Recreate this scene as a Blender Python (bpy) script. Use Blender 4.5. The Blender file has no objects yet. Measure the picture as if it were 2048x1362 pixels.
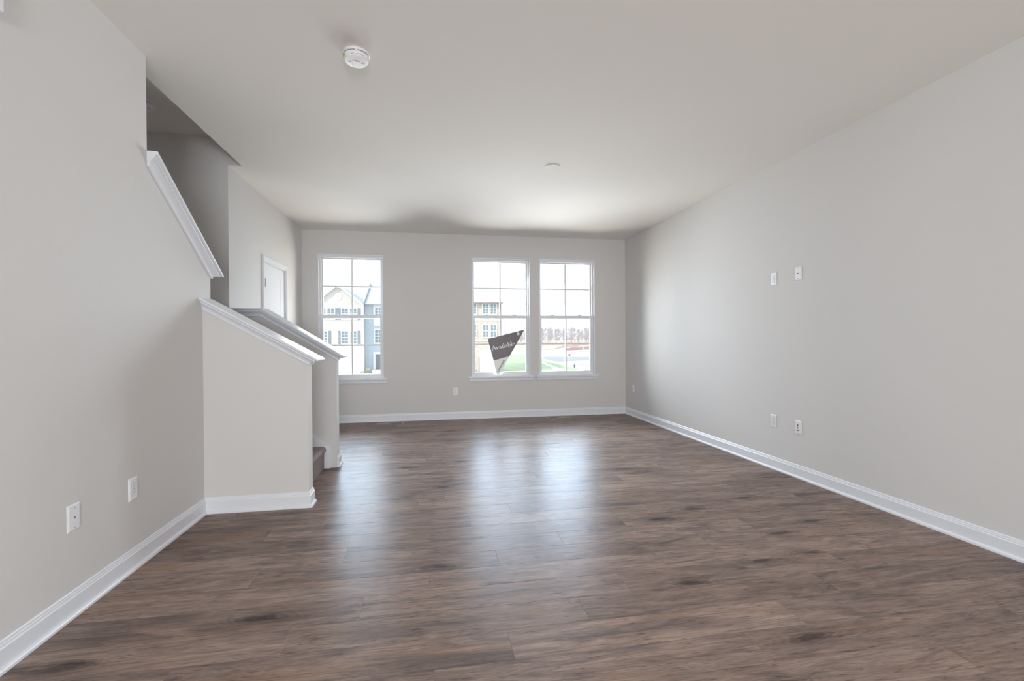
import bpy, bmesh, math, random
from mathutils import Vector, Matrix

S = bpy.context.scene
COL = S.collection
random.seed(7)

# ------------------------------------------------------------------ camera
YAW, PITCH, ROLL = 0.1733, -0.0083, -0.0054
cam_d = bpy.data.cameras.new('camera')
cam_d.sensor_fit = 'HORIZONTAL'
cam_d.sensor_width = 36.0
cam_d.lens = 946.8 / 2048 * 36.0
cam_d.shift_y = 6.19 / 2048
cam_d.clip_start, cam_d.clip_end = 0.02, 2000
cam = bpy.data.objects.new('camera', cam_d)
COL.objects.link(cam)
fw = Vector((math.sin(YAW) * math.cos(PITCH), math.cos(YAW) * math.cos(PITCH), math.sin(PITCH)))
r0 = Vector((math.cos(YAW), -math.sin(YAW), 0))
u0 = r0.cross(fw)
r1 = math.cos(ROLL) * r0 + math.sin(ROLL) * u0
u1 = -math.sin(ROLL) * r0 + math.cos(ROLL) * u0
cam.matrix_world = Matrix(((r1.x, u1.x, -fw.x, 0), (r1.y, u1.y, -fw.y, 0), (r1.z, u1.z, -fw.z, 1.176), (0, 0, 0, 1)))
S.camera = cam

# ------------------------------------------------------------------ colour management, world, sun
S.view_settings.view_transform = 'Standard'
S.view_settings.look = 'None'
S.view_settings.exposure = 0.33
S.view_settings.gamma = 1.0
S.view_settings.use_curve_mapping = False
S.cycles.use_denoising = True
S.cycles.max_bounces = 14
S.cycles.diffuse_bounces = 9
S.cycles.glossy_bounces = 4
S.cycles.transparent_max_bounces = 24
S.cycles.sample_clamp_indirect = 6.0
S.cycles.caustics_reflective = False
S.cycles.blur_glossy = 0.5
S.cycles.caustics_refractive = False

world = bpy.data.worlds.new('sky')
S.world = world
world.use_nodes = True
bg = world.node_tree.nodes['Background']
bg.inputs[0].default_value = (0.76, 0.89, 1.0, 1)
bg.inputs[1].default_value = 1.45

def lamp(name, kind, energy, color, matrix=None, loc=None, aim=None, size=None):
    d = bpy.data.lights.new(name, kind)
    d.energy = energy
    d.color = color
    if kind == 'AREA':
        d.shape = 'RECTANGLE'
        d.size, d.size_y = size
    o = bpy.data.objects.new(name, d)
    COL.objects.link(o)
    if loc is not None:
        o.location = loc
    v = Vector(aim)
    o.rotation_euler = v.to_track_quat('-Z', 'Y').to_euler()
    return o

sun = lamp('sun', 'SUN', 2.3, (1.0, 0.95, 0.88), aim=(0.76, 0.46, -0.46))
sun.data.angle = 0.01

# room constants
XR, XL, XF = 3.057, -1.519, -1.752       # right wall, left wall, far-left wall
YB, YR = 7.065, -5.6                     # window wall, rear wall
H = 2.74
WINDOWS = (-1.541, 0.628, 1.661)         # left edge of each opening
WW, WZ0, WZ1 = 0.892, 0.63, 2.405
WT = 0.17
# daylight entering through the three front windows and the rear glass door
for x in WINDOWS:
    xc = x + WW / 2
    share = 1.0 if x < 0 else 1.15      # added window lamps balanced by hand, the left ones a little weaker
    loc = (xc, YB + 0.40, (WZ0 + WZ1) / 2)
    side = 0.55 if x < 0 else (-0.35 if x > 1 else 0.0)   # the outer two look across the room
    # sky arriving from above through the window, and softer light off the sunlit street
    q = lamp('window_skylight', 'AREA', 29.0 * share, (0.56, 0.76, 1.0), loc=loc, aim=(side, -1, -0.55), size=(0.80, 1.70))
    q.data.spread = math.radians(140)
    lamp('window_streetlight', 'AREA', 44.0 * share, (0.98, 0.925, 0.83), loc=loc, aim=(side, -1, 0.08), size=(0.80, 1.70))
lamp('rear_door_daylight', 'AREA', 185.0, (0.95, 0.975, 1.0), loc=(0.75, YR + 0.05, 1.0), aim=(0, 1, 0), size=(1.7, 1.0))
lamp('rear_ceiling_fill', 'AREA', 55.0, (0.85, 0.93, 1.0), loc=(0.8, -3.2, 2.70), aim=(0, 0, -1), size=(3.0, 3.6))  # unseen fill lamp added under the rear ceiling to brighten the room

# ------------------------------------------------------------------ materials
def lin(c):
    return tuple(((v / 255) / 12.92 if v / 255 <= 0.04045 else ((v / 255 + 0.055) / 1.055) ** 2.4) for v in c)

def mat(name, color, rough=0.6, bump=None, metallic=0.0, spec=0.5, vary=None):
    """color linear rgb; bump=(scale,strength); vary=(scale,amount)"""
    m = bpy.data.materials.new(name)
    m.use_nodes = True
    nt = m.node_tree
    b = nt.nodes['Principled BSDF']
    b.inputs['Base Color'].default_value = (*color, 1)
    b.inputs['Roughness'].default_value = rough
    b.inputs['Metallic'].default_value = metallic
    b.inputs['Specular IOR Level'].default_value = spec
    tc = nt.nodes.new('ShaderNodeTexCoord')
    if bump:
        n = nt.nodes.new('ShaderNodeTexNoise')
        n.inputs['Scale'].default_value = bump[0]
        n.inputs['Detail'].default_value = 3
        nt.links.new(tc.outputs['Object'], n.inputs['Vector'])
        bp = nt.nodes.new('ShaderNodeBump')
        bp.inputs['Strength'].default_value = bump[1]
        bp.inputs['Distance'].default_value = 0.004
        nt.links.new(n.outputs['Fac'], bp.inputs['Height'])
        nt.links.new(bp.outputs['Normal'], b.inputs['Normal'])
    if vary:
        n = nt.nodes.new('ShaderNodeTexNoise')
        n.inputs['Scale'].default_value = vary[0]
        n.inputs['Detail'].default_value = 4
        nt.links.new(tc.outputs['Object'], n.inputs['Vector'])
        r = nt.nodes.new('ShaderNodeValToRGB')
        r.color_ramp.elements[0].position = 0.3
        r.color_ramp.elements[1].position = 0.7
        r.color_ramp.elements[0].color = (*[c * (1 - vary[1]) for c in color], 1)
        r.color_ramp.elements[1].color = (*[min(1, c * (1 + vary[1])) for c in color], 1)
        nt.links.new(n.outputs['Fac'], r.inputs['Fac'])
        nt.links.new(r.outputs['Color'], b.inputs['Base Color'])
    return m

M = {}
M['wall'] = mat('wall_paint', (0.69, 0.680, 0.669), 0.75, (260, 0.05))
M['ceil'] = mat('ceiling_paint', (0.80, 0.78, 0.745), 0.85, (200, 0.06))
M['trim'] = mat('trim_paint', (0.79, 0.815, 0.86), 0.32)
M['door'] = mat('door_paint_matt', (0.80, 0.81, 0.83), 0.7, spec=0.12)
M['vinyl'] = mat('window_vinyl', (0.82, 0.84, 0.86), 0.4)
M['plastic'] = mat('white_plastic', (0.86, 0.87, 0.90), 0.3)
M['slot'] = mat('dark_slot', (0.03, 0.03, 0.035), 0.5)
M['greyslot'] = mat('grey_slot', (0.30, 0.30, 0.32), 0.5)
M['screw'] = mat('painted_screw', (0.55, 0.56, 0.58), 0.35)
M['hinge'] = mat('bronze_hinge', (0.16, 0.14, 0.12), 0.4, metallic=0.7)
M['nickel'] = mat('satin_nickel', (0.55, 0.53, 0.5), 0.3, metallic=1.0)
M['vent'] = mat('register_tan_enamel', (0.27, 0.225, 0.195), 0.4)
M['yellow'] = mat('yellow_sticker', (0.75, 0.62, 0.08), 0.5)
M['ink'] = mat('grey_ink', (0.28, 0.28, 0.29), 0.6)
M['signdark'] = mat('sign_charcoal', (0.165, 0.140, 0.150), 0.35, vary=(6, 0.12))
M['signwhite'] = mat('sign_white', (0.90, 0.90, 0.92), 0.35)
M['signletter'] = mat('sign_letter_white', (0.95, 0.95, 0.96), 0.4)
M['signblack'] = mat('sign_letter_black', (0.03, 0.03, 0.04), 0.4)
M['carpet'] = mat('grey_carpet', (0.33, 0.285, 0.285), 0.95, (420, 1.0), vary=(110, 0.35))
# outside
M['cream'] = mat('cream_siding', (0.63, 0.575, 0.525), 0.7, vary=(0.6, 0.04))
M['blue'] = mat('blue_grey_siding', (0.50, 0.55, 0.61), 0.7, vary=(0.6, 0.04))
M['brick'] = mat('pale_brick', (0.60, 0.50, 0.44), 0.8, vary=(3, 0.12))
M['roof'] = mat('light_grey_shingle', (0.56, 0.57, 0.60), 0.85, vary=(5, 0.1))
M['xwhite'] = mat('exterior_white_trim', (0.80, 0.80, 0.80), 0.5)
M['shutter'] = mat('grey_shutter', (0.27, 0.30, 0.33), 0.6)
M['xglass'] = mat('exterior_window_glass', (0.22, 0.27, 0.29), 0.15)
M['xdoor'] = mat('charcoal_front_door', (0.20, 0.205, 0.22), 0.5)
M['grass'] = mat('spring_grass', (0.46, 0.56, 0.34), 0.9, vary=(0.5, 0.15))
M['asphalt'] = mat('pale_asphalt', (0.40, 0.40, 0.41), 0.85, vary=(0.4, 0.06))
M['concrete'] = mat('white_concrete', (0.72, 0.71, 0.69), 0.85, vary=(0.3, 0.05))
M['clay'] = mat('orange_clay', (0.68, 0.50, 0.40), 0.9, vary=(0.12, 0.15))
M['fence'] = mat('red_brown_fence', (0.58, 0.36, 0.33), 0.8)
M['stopred'] = mat('red_sign_face', (0.62, 0.10, 0.10), 0.5)
M['bark'] = mat('bare_grey_bark', (0.58, 0.54, 0.55), 0.9)
M['hydrant'] = mat('dark_hydrant', (0.16, 0.14, 0.13), 0.5)
M['shrub'] = mat('yellow_green_leaf', (0.58, 0.60, 0.42), 0.8)
M['post'] = mat('brown_post', (0.24, 0.17, 0.17), 0.7)

def siding(m, pitch, depth):
    """horizontal lap boards as a bump"""
    nt = m.node_tree
    tc = nt.nodes.new('ShaderNodeTexCoord')
    w = nt.nodes.new('ShaderNodeTexWave')
    w.wave_profile = 'SAW'
    w.bands_direction = 'Z'
    w.inputs['Scale'].default_value = 1 / pitch / 3.18
    nt.links.new(tc.outputs['Object'], w.inputs['Vector'])
    bp = nt.nodes.new('ShaderNodeBump')
    bp.inputs['Strength'].default_value = 0.6
    bp.inputs['Distance'].default_value = depth
    nt.links.new(w.outputs['Fac'], bp.inputs['Height'])
    nt.links.new(bp.outputs['Normal'], nt.nodes['Principled BSDF'].inputs['Normal'])
siding(M['cream'], 0.2, 0.02)
siding(M['blue'], 0.2, 0.02)

def glass_mat():
    m = bpy.data.materials.new('clear_pane')
    m.use_nodes = True
    nt = m.node_tree
    nt.nodes.clear()
    out = nt.nodes.new('ShaderNodeOutputMaterial')
    mix = nt.nodes.new('ShaderNodeMixShader')
    tr = nt.nodes.new('ShaderNodeBsdfTransparent')
    tr.inputs[0].default_value = (0.985, 0.99, 0.985, 1)
    gl = nt.nodes.new('ShaderNodeBsdfGlossy')
    gl.inputs['Roughness'].default_value = 0.0
    fr = nt.nodes.new('ShaderNodeFresnel')
    fr.inputs[0].default_value = 1.45
    nt.links.new(fr.outputs[0], mix.inputs[0])
    nt.links.new(tr.outputs[0], mix.inputs[1])
    nt.links.new(gl.outputs[0], mix.inputs[2])
    nt.links.new(mix.outputs[0], out.inputs[0])
    return m
M['glass'] = glass_mat()

def floor_mat():
    m = bpy.data.materials.new('plank_floor')
    m.use_nodes = True
    nt = m.node_tree
    N, L = nt.nodes, nt.links
    b = N['Principled BSDF']
    uv = N.new('ShaderNodeUVMap'); uv.uv_map = 'plank'
    at = N.new('ShaderNodeAttribute'); at.attribute_name = 'rnd'
    sep = N.new('ShaderNodeSeparateXYZ'); L.new(uv.outputs[0], sep.inputs[0])
    sc = N.new('ShaderNodeSeparateColor'); L.new(at.outputs['Color'], sc.inputs[0])
    def math_(op, a, b_=None):
        n = N.new('ShaderNodeMath'); n.operation = op
        for i, v in enumerate((a, b_)):
            if v is None: continue
            if isinstance(v, (int, float)): n.inputs[i].default_value = v
            else: L.new(v, n.inputs[i])
        return n.outputs[0]
    def comb(sx, sy, zmul):
        c = N.new('ShaderNodeCombineXYZ')
        L.new(math_('MULTIPLY', sep.outputs[0], sx), c.inputs[0])
        L.new(math_('MULTIPLY', sep.outputs[1], sy), c.inputs[1])
        L.new(math_('MULTIPLY', sc.outputs[0], zmul), c.inputs[2])
        return c.outputs[0]
    def noise(vec, detail, rough=0.55, dist=0.0):
        n = N.new('ShaderNodeTexNoise')
        n.inputs['Scale'].default_value = 1.0
        n.inputs['Detail'].default_value = detail
        n.inputs['Roughness'].default_value = rough
        n.inputs['Distortion'].default_value = dist
        L.new(vec, n.inputs['Vector'])
        return n.outputs['Fac']
    def ramp(fac, stops):
        r = N.new('ShaderNodeValToRGB')
        e = r.color_ramp.elements
        e[0].position, e[0].color = stops[0][0], (*stops[0][1], 1)
        e[1].position, e[1].color = stops[-1][0], (*stops[-1][1], 1)
        for p, c in stops[1:-1]:
            x = e.new(p); x.color = (*c, 1)
        L.new(fac, r.inputs['Fac'])
        return r.outputs['Color']
    def mixc(kind, fac, a, c):
        n = N.new('ShaderNodeMix'); n.data_type = 'RGBA'; n.blend_type = kind
        for i, v in ((0, fac), (6, a), (7, c)):
            if isinstance(v, (int, float)): n.inputs[i].default_value = v
            elif isinstance(v, tuple): n.inputs[i].default_value = (*v, 1)
            else: L.new(v, n.inputs[i])
        return n.outputs[2]
    streak = noise(comb(2.6, 14.0, 53), 10, 0.68, 1.2)
    col = ramp(streak, [(0.24, (0.118, 0.089, 0.080)), (0.40, (0.232, 0.173, 0.148)), (0.55, (0.328, 0.246, 0.207)), (0.76, (0.432, 0.331, 0.272))])
    # warm honey streaks
    warm = noise(comb(0.9, 7.0, 91), 3, 0.5, 0.3)
    col = mixc('MIX', ramp(warm, [(0.57, (0, 0, 0)), (0.75, (0.75, 0.75, 0.75))]), col, (0.345, 0.230, 0.160))
    # smoky grey patches
    cool = noise(comb(1.3, 6.0, 23), 3, 0.5, 0.5)
    col = mixc('MIX', ramp(cool, [(0.55, (0, 0, 0)), (0.74, (0.62, 0.62, 0.62))]), col, (0.100, 0.082, 0.085))
    # knots
    v = N.new('ShaderNodeTexVoronoi'); v.inputs['Scale'].default_value = 1.0
    v.inputs['Randomness'].default_value = 1.0
    wv = N.new('ShaderNodeVectorMath'); wv.operation = 'ADD'
    nz = N.new('ShaderNodeTexNoise'); nz.inputs['Scale'].default_value = 3.0; nz.inputs['Detail'].default_value = 4
    L.new(comb(2.0, 8.0, 11), nz.inputs['Vector'])
    sub = N.new('ShaderNodeVectorMath'); sub.operation = 'MULTIPLY_ADD'
    L.new(nz.outputs['Color'], sub.inputs[0]); sub.inputs[1].default_value = (0.35, 0.35, 0); sub.inputs[2].default_value = (-0.17, -0.17, 0)
    L.new(comb(2.0, 6.2, 17), wv.inputs[0]); L.new(sub.outputs[0], wv.inputs[1])
    L.new(wv.outputs[0], v.inputs['Vector'])
    vs = N.new('ShaderNodeSeparateColor'); L.new(v.outputs['Color'], vs.inputs[0])
    has = math_('GREATER_THAN', vs.outputs[0], 0.48)
    near = N.new('ShaderNodeMapRange'); near.inputs[1].default_value = 0.02; near.inputs[2].default_value = 0.24
    near.inputs[3].default_value = 0.80; near.inputs[4].default_value = 0.0
    near.interpolation_type = 'SMOOTHSTEP'
    L.new(v.outputs['Distance'], near.inputs[0])
    kn = math_('MULTIPLY', near.outputs[0], has)
    # growth rings bending round each knot
    ring = math_('MULTIPLY_ADD', math_('SINE', math_('MULTIPLY', v.outputs['Distance'], 80.0)), 0.5)
    ring.node.inputs[2].default_value = 0.5
    halo = N.new('ShaderNodeMapRange'); halo.inputs[1].default_value = 0.10; halo.inputs[2].default_value = 0.42
    halo.inputs[3].default_value = 0.55; halo.inputs[4].default_value = 0.0
    L.new(v.outputs['Distance'], halo.inputs[0])
    col = mixc('MIX', math_('MULTIPLY', math_('MULTIPLY', halo.outputs[0], has), ring), col, (0.105, 0.078, 0.074))
    col = mixc('MIX', kn, col, (0.055, 0.040, 0.040))
    # fine pore lines
    fine = noise(comb(11.0, 230.0, 37), 4, 0.65, 0.3)
    col = mixc('MULTIPLY', 0.8, col, ramp(fine, [(0.30, (0.62, 0.61, 0.60)), (0.62, (1.10, 1.10, 1.10))]))
    grain = noise(comb(3.6, 72.0, 29), 4, 0.62, 0.5)
    col = mixc('MULTIPLY', 0.9, col, ramp(grain, [(0.30, (0.74, 0.72, 0.71)), (0.50, (1.0, 0.99, 0.98)), (0.72, (1.15, 1.13, 1.10))]))
    pores = noise(comb(13.0, 120.0, 83), 2, 0.5)
    col = mixc('MULTIPLY', 0.85, col, ramp(pores, [(0.27, (0.45, 0.43, 0.42)), (0.38, (1.0, 1.0, 1.0))]))
    # plank tone
    tone = N.new('ShaderNodeMapRange'); tone.inputs[3].default_value = 0.84; tone.inputs[4].default_value = 1.14
    L.new(sc.outputs[1], tone.inputs[0])
    tc_ = N.new('ShaderNodeCombineColor')
    for i in range(3): L.new(tone.outputs[0], tc_.inputs[i])
    col = mixc('MULTIPLY', 1.0, col, tc_.outputs[0])
    L.new(col, b.inputs['Base Color'])
    b.inputs['Roughness'].default_value = 0.36
    b.inputs['Specular IOR Level'].default_value = 0.0
    rr = N.new('ShaderNodeMapRange'); rr.inputs[3].default_value = 0.25; rr.inputs[4].default_value = 0.40
    L.new(streak, rr.inputs[0]); L.new(rr.outputs[0], b.inputs['Roughness'])
    hgt = math_('ADD', math_('MULTIPLY', fine, 0.5), math_('MULTIPLY', noise(comb(2.5, 40.0, 61), 3), 1.0))
    bp = N.new('ShaderNodeBump'); bp.inputs['Strength'].default_value = 0.30; bp.inputs['Distance'].default_value = 0.0018
    L.new(hgt, bp.inputs['Height']); L.new(bp.outputs['Normal'], b.inputs['Normal'])
    # matt urethane wear layer: a weak rough reflection that grows toward grazing angles
    N.remove(b)
    df = N.new('ShaderNodeBsdfDiffuse'); gl = N.new('ShaderNodeBsdfGlossy'); mx = N.new('ShaderNodeMixShader')
    gl.inputs['Color'].default_value = (0.78, 0.89, 1.0, 1)  # blue of the reflected sky is put into the gloss colour
    L.new(col, df.inputs['Color']); L.new(rr.outputs[0], gl.inputs['Roughness'])
    L.new(bp.outputs['Normal'], df.inputs['Normal']); L.new(bp.outputs['Normal'], gl.inputs['Normal'])
    lw = N.new('ShaderNodeLayerWeight'); lw.inputs[0].default_value = 0.5
    L.new(bp.outputs['Normal'], lw.inputs['Normal'])
    fac = math_('ADD', math_('MULTIPLY', math_('POWER', lw.outputs['Facing'], 3.2), 0.135), 0.016)
    L.new(fac, mx.inputs[0]); L.new(df.outputs[0], mx.inputs[1]); L.new(gl.outputs[0], mx.inputs[2])
    L.new(mx.outputs[0], N['Material Output'].inputs['Surface'])
    return m
M['floor'] = floor_mat()

# ------------------------------------------------------------------ mesh helpers
class MB:
    def __init__(self):
        self.bm = bmesh.new()
    def box(self, a, b, bev=0.0):
        x0, y0, z0 = a; x1, y1, z1 = b
        vs = [self.bm.verts.new(v) for v in ((x0, y0, z0), (x1, y0, z0), (x1, y1, z0), (x0, y1, z0), (x0, y0, z1), (x1, y0, z1), (x1, y1, z1), (x0, y1, z1))]
        fs = [self.bm.faces.new([vs[i] for i in q]) for q in ((0, 3, 2, 1), (4, 5, 6, 7), (0, 1, 5, 4), (1, 2, 6, 5), (2, 3, 7, 6), (3, 0, 4, 7))]
        if bev:
            es = list({e for f in fs for e in f.edges})
            bmesh.ops.bevel(self.bm, geom=es, offset=bev, segments=2, affect='EDGES', profile=0.6)
        return self
    def prism(self, pts, fn, d0, d1):
        """polygon pts (a,b) extruded from d0 to d1, fn(a,b,d)->xyz"""
        lo = [self.bm.verts.new(fn(a, b, d0)) for a, b in pts]
        hi = [self.bm.verts.new(fn(a, b, d1)) for a, b in pts]
        n = len(pts)
        self.bm.faces.new(lo); self.bm.faces.new(hi[::-1])
        for i in range(n):
            self.bm.faces.new((lo[i], lo[(i + 1) % n], hi[(i + 1) % n], hi[i]))
        return self
    def poly(self, pts):
        self.bm.faces.new([self.bm.verts.new(p) for p in pts])
        return self
    def loft(self, rings, closed=False, cap=True):
        rs = [[self.bm.verts.new(p) for p in r] for r in rings]
        n = len(rs[0])
        for a, b in zip(rs, rs[1:]):
            for i in range(n if closed else n - 1):
                j = (i + 1) % n
                self.bm.faces.new((a[i], a[j], b[j], b[i]))
        if cap and closed:
            self.bm.faces.new(rs[0][::-1]); self.bm.faces.new(rs[-1])
        return self
    def lathe(self, prof, seg=40, fn=lambda x, y, z: (x, y, z), cap=True):
        rings = [[fn(r * math.cos(2 * math.pi * k / seg), r * math.sin(2 * math.pi * k / seg), z) for k in range(seg)] for r, z in prof]
        return self.loft(rings, True, cap)
    def tube(self, a, b, r, seg=8, r2=None):
        a, b = Vector(a), Vector(b)
        d = (b - a).normalized()
        u = d.orthogonal().normalized(); w = d.cross(u)
        r2 = r if r2 is None else r2
        self.loft([[a + (u * math.cos(t) + w * math.sin(t)) * r for t in [2 * math.pi * k / seg for k in range(seg)]],
                   [b + (u * math.cos(t) + w * math.sin(t)) * r2 for t in [2 * math.pi * k / seg for k in range(seg)]]], True, True)
        return self
    def build(self, name, material, parent=None, smooth=False, xf=None):
        if xf is not None:
            self.bm.transform(xf)
        bmesh.ops.recalc_face_normals(self.bm, faces=self.bm.faces)
        me = bpy.data.meshes.new(name)
        self.bm.to_mesh(me); self.bm.free()
        me.materials.append(material)
        if smooth:
            for p in me.polygons: p.use_smooth = True
            try: me.set_sharp_from_angle(angle=math.radians(35))
            except Exception: pass
        o = bpy.data.objects.new(name, me)
        COL.objects.link(o)
        if parent is not None:
            o.parent = parent
        return o

def tag(o, label, cat, group=None, kind=None):
    o['label'] = label
    o['category'] = cat
    if group: o['group'] = group
    if kind: o['kind'] = kind
    return o

def empty(name, loc, label, cat, group=None, kind=None, rot=0.0):
    o = bpy.data.objects.new(name, None)
    o.empty_display_size = 0.1
    COL.objects.link(o)
    o.location = loc
    o.rotation_euler = (0, 0, rot)
    return tag(o, label, cat, group, kind)

def boxes(name, m, lst, parent=None, bev=0.0):
    b = MB()
    for a, c in lst: b.box(a, c, bev)
    return b.build(name, m, parent)

XZ = lambda a, b, d: (a, d, b)
YZ = lambda a, b, d: (d, a, b)
XY = lambda a, b, d: (a, b, d)
ST = 'structure'

# ------------------------------------------------------------------ floor: real planks with eased edges
def build_floor():
    W, LN, C, T = 0.182, 1.22, 0.0011, 0.0009
    offs = {0: 1.23, 1: .303, 2: .658, 3: .92, 4: -.009, 5: .355, 6: .758, 7: 0.0, 8: -.968, 9: .546, -1: .70, -2: .10}
    bm = bmesh.new()
    uvl = bm.loops.layers.uv.new('plank')
    cl = bm.loops.layers.float_color.new('rnd')
    rng = random.Random(3)
    x_min, x_max, y_min, y_max = -2.78, 3.09, -5.6, 7.09
    k = math.floor((y_min - 1.52) / W)
    while 1.52 + k * W < y_max:
        y0, y1 = 1.52 + k * W, 1.52 + (k + 1) * W
        off = offs.get(k, rng.random() * LN)
        j = math.floor((x_min - off) / LN)
        while off + j * LN < x_max:
            xa, xb = off + j * LN, off + (j + 1) * LN
            r1_, r2_ = rng.random(), rng.random()
            cx0, cx1 = max(xa, x_min), min(xb, x_max)
            def V(x, y, z): return bm.verts.new((x, y, z))
            o_ = [V(cx0, y0, -T), V(cx1, y0, -T), V(cx1, y1, -T), V(cx0, y1, -T)]
            i_ = [V(cx0 + C, y0 + C, 0), V(cx1 - C, y0 + C, 0), V(cx1 - C, y1 - C, 0), V(cx0 + C, y1 - C, 0)]
            fs = [bm.faces.new(i_)]
            for q in range(4):
                fs.append(bm.faces.new((o_[q], o_[(q + 1) % 4], i_[(q + 1) % 4], i_[q])))
            for f in fs:
                for lp in f.loops:
                    lp[uvl].uv = (lp.vert.co.x - xa, lp.vert.co.y - y0)
                    lp[cl] = (r1_, r2_, 0, 1)
            j += 1
        k += 1
    me = bpy.data.meshes.new('floor')
    bm.to_mesh(me); bm.free()
    me.materials.append(M['floor'])
    o = bpy.data.objects.new('floor', me)
    COL.objects.link(o)
    return tag(o, 'brown grey wood plank floor running across the whole room', 'floor', kind=ST)
build_floor()
tag(boxes('subfloor', M['concrete'], [((-2.9, -5.75, -0.30), (3.2, 7.235, -0.004))]), 'floor slab under the wood planks', 'floor', kind=ST)

# ------------------------------------------------------------------ shell
def struct(o, label, cat):
    return tag(o, label, cat, kind=ST)

struct(boxes('ceiling', M['ceil'], [((-1.638, YR - .15, H), (3.2, 7.235, H + .3)), ((-1.92, 4.600, H), (-1.638, 7.235, H + .3))]), 'flat pale ceiling over the room with the stair opening at left', 'ceiling')
struct(boxes('wall_right', M['wall'], [((XR, YR - .15, 0), (3.2, 7.235, H))]), 'long bare pale wall on the right with small white plates', 'wall')
wb = []
xs = [-1.92] + [v for x in WINDOWS for v in (x, x + WW)] + [XR]
for i in range(0, len(xs) - 1):
    if i % 2 == 0:
        wb.append(((xs[i], YB, 0), (xs[i + 1], YB + WT, H)))
    else:
        wb.append(((xs[i], YB, 0), (xs[i + 1], YB + WT, WZ0 - 0.02)))
        wb.append(((xs[i], YB, WZ1), (xs[i + 1], YB + WT, H)))
struct(boxes('wall_back', M['wall'], wb), 'far pale wall holding the three windows', 'wall')
struct(MB().prism([(YR - .15, 0), (3.663, 0), (3.663, 1.625), (2.912, 2.138), (2.912, H), (YR - .15, H)], YZ, XL - .114, XL).build('wall_left', M['wall']), 'near left pale wall stepping down beside the upper stairs', 'wall')
struct(MB().prism([(XL, 0), (-.845, 0), (-.845, 1.010), (XL, 1.393)], XZ, 3.541, 3.655).build('wall_stair_near', M['wall']), 'nearer sloped half wall along the first stair flight', 'wall')
struct(MB().prism([(XF, 0), (-.847, 0), (-.847, 1.001), (-1.49, 1.399), (XF, 1.399)], XZ, 4.592, 4.706).build('wall_stair_far', M['wall']), 'farther half wall of the stairs with a level then sloped top', 'wall')
struct(boxes('wall_landing', M['wall'], [((-2.9, 4.592, 0), (XF, 4.706, H)), ((-2.9, 4.592, H), (-1.92, 4.706, 3.04)), ((-1.92, 4.592, H), (-1.638, 4.600, 3.04))]), 'shaded grey wall behind the stair landing', 'wall')
DY0, DY1, DZ = 5.497, 6.268, 2.045
struct(boxes('wall_far_left', M['wall'], [((XF - .118, 4.706, 0), (XF, DY0, H)), ((XF - .118, DY1, 0), (XF, YB, H)), ((XF - .118, DY0, DZ), (XF, DY1, H))]), 'far left pale wall with a white door behind the stairs', 'wall')
struct(boxes('wall_stairwell', M['wall'], [((-2.9, .4, 0), (-2.8, 4.592, 3.0)), ((-2.8, .4, 0), (-1.633, .5, 3.0))]), 'outer walls of the stairwell', 'wall')
struct(boxes('ceiling_stairwell', M['ceil'], [((-2.9, .4, 2.99), (-1.638, 4.592, 3.09))]), 'raised shaded ceiling over the stair landing', 'ceiling')
struct(boxes('wall_rear', M['wall'], [((-1.633, YR - .15, 0), (-.42, YR, H)), ((1.92, YR - .15, 0), (XR, YR, H)), ((-.42, YR - .15, 2.12), (1.92, YR, H))]), 'rear wall with a wide glass door opening', 'wall')

# ------------------------------------------------------------------ caps on the sloped half walls
def offset_path(path, n):
    """2D open polyline offset to its left by n with mitres"""
    out = []
    segs = []
    for (ax, az), (bx, bz) in zip(path, path[1:]):
        l = math.hypot(bx - ax, bz - az)
        segs.append(((bx - ax) / l, (bz - az) / l))
    for i, (x, z) in enumerate(path):
        if i == 0: d0 = d1 = segs[0]
        elif i == len(path) - 1: d0 = d1 = segs[-1]
        else: d0, d1 = segs[i - 1], segs[i]
        n0 = (-d0[1], d0[0]); n1 = (-d1[1], d1[0])
        b = (n0[0] + n1[0], n0[1] + n1[1])
        k = n / ((b[0] * n0[0] + b[1] * n0[1])) 
        out.append((x + b[0] * k, z + b[1] * k))
    return out, segs

CAP_PROF = [(0.0, 0.0), (0.0105, 0.0), (0.0125, 0.002), (0.0125, 0.009), (0.0095, 0.0105), (0.011, 0.016), (0.017, 0.026), (0.026, 0.035), (0.034, 0.0395),
            (0.034, 0.0415), (0.040, 0.0415), (0.041, 0.0435), (0.041, 0.0505), (0.037, 0.052), (0.037, 0.0545), (0.053, 0.0548), (0.056, 0.057), (0.0575, 0.062), (0.056, 0.067), (0.052, 0.0705), (0.0, 0.0715)]

def cap_rail(name, path, flip, centre, half, fn, label):
    """path (a,z) along the wall top from the butt end to the free end; fn(a,lateral,z)->xyz"""
    b = MB()
    rings = []
    for o, n in CAP_PROF:
        pts, segs = offset_path(path, n if not flip else -n)
        # butt end stays on the starting plane
        d = segs[0]
        t = (path[0][0] - pts[0][0]) / d[0]
        pts[0] = (path[0][0], pts[0][1] + d[1] * t)
        e = segs[-1]
        pts[-1] = (pts[-1][0] + e[0] * o, pts[-1][1] + e[1] * o)
        w = half + o
        ring = [fn(a, centre - w, z) for a, z in pts] + [fn(a, centre + w, z) for a, z in reversed(pts)]
        rings.append(ring)
    b.loft(rings, True, False)
    # top and bottom strips
    for ring, rev in ((rings[0], True), (rings[-1], False)):
        n = len(ring) // 2
        for i in range(n - 1):
            b.poly([ring[i], ring[i + 1], ring[-2 - i], ring[-1 - i]])
    bmesh.ops.remove_doubles(b.bm, verts=b.bm.verts, dist=1e-5)
    o = b.build(name, M['trim'], smooth=True)
    return struct(o, label, 'trim')

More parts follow.
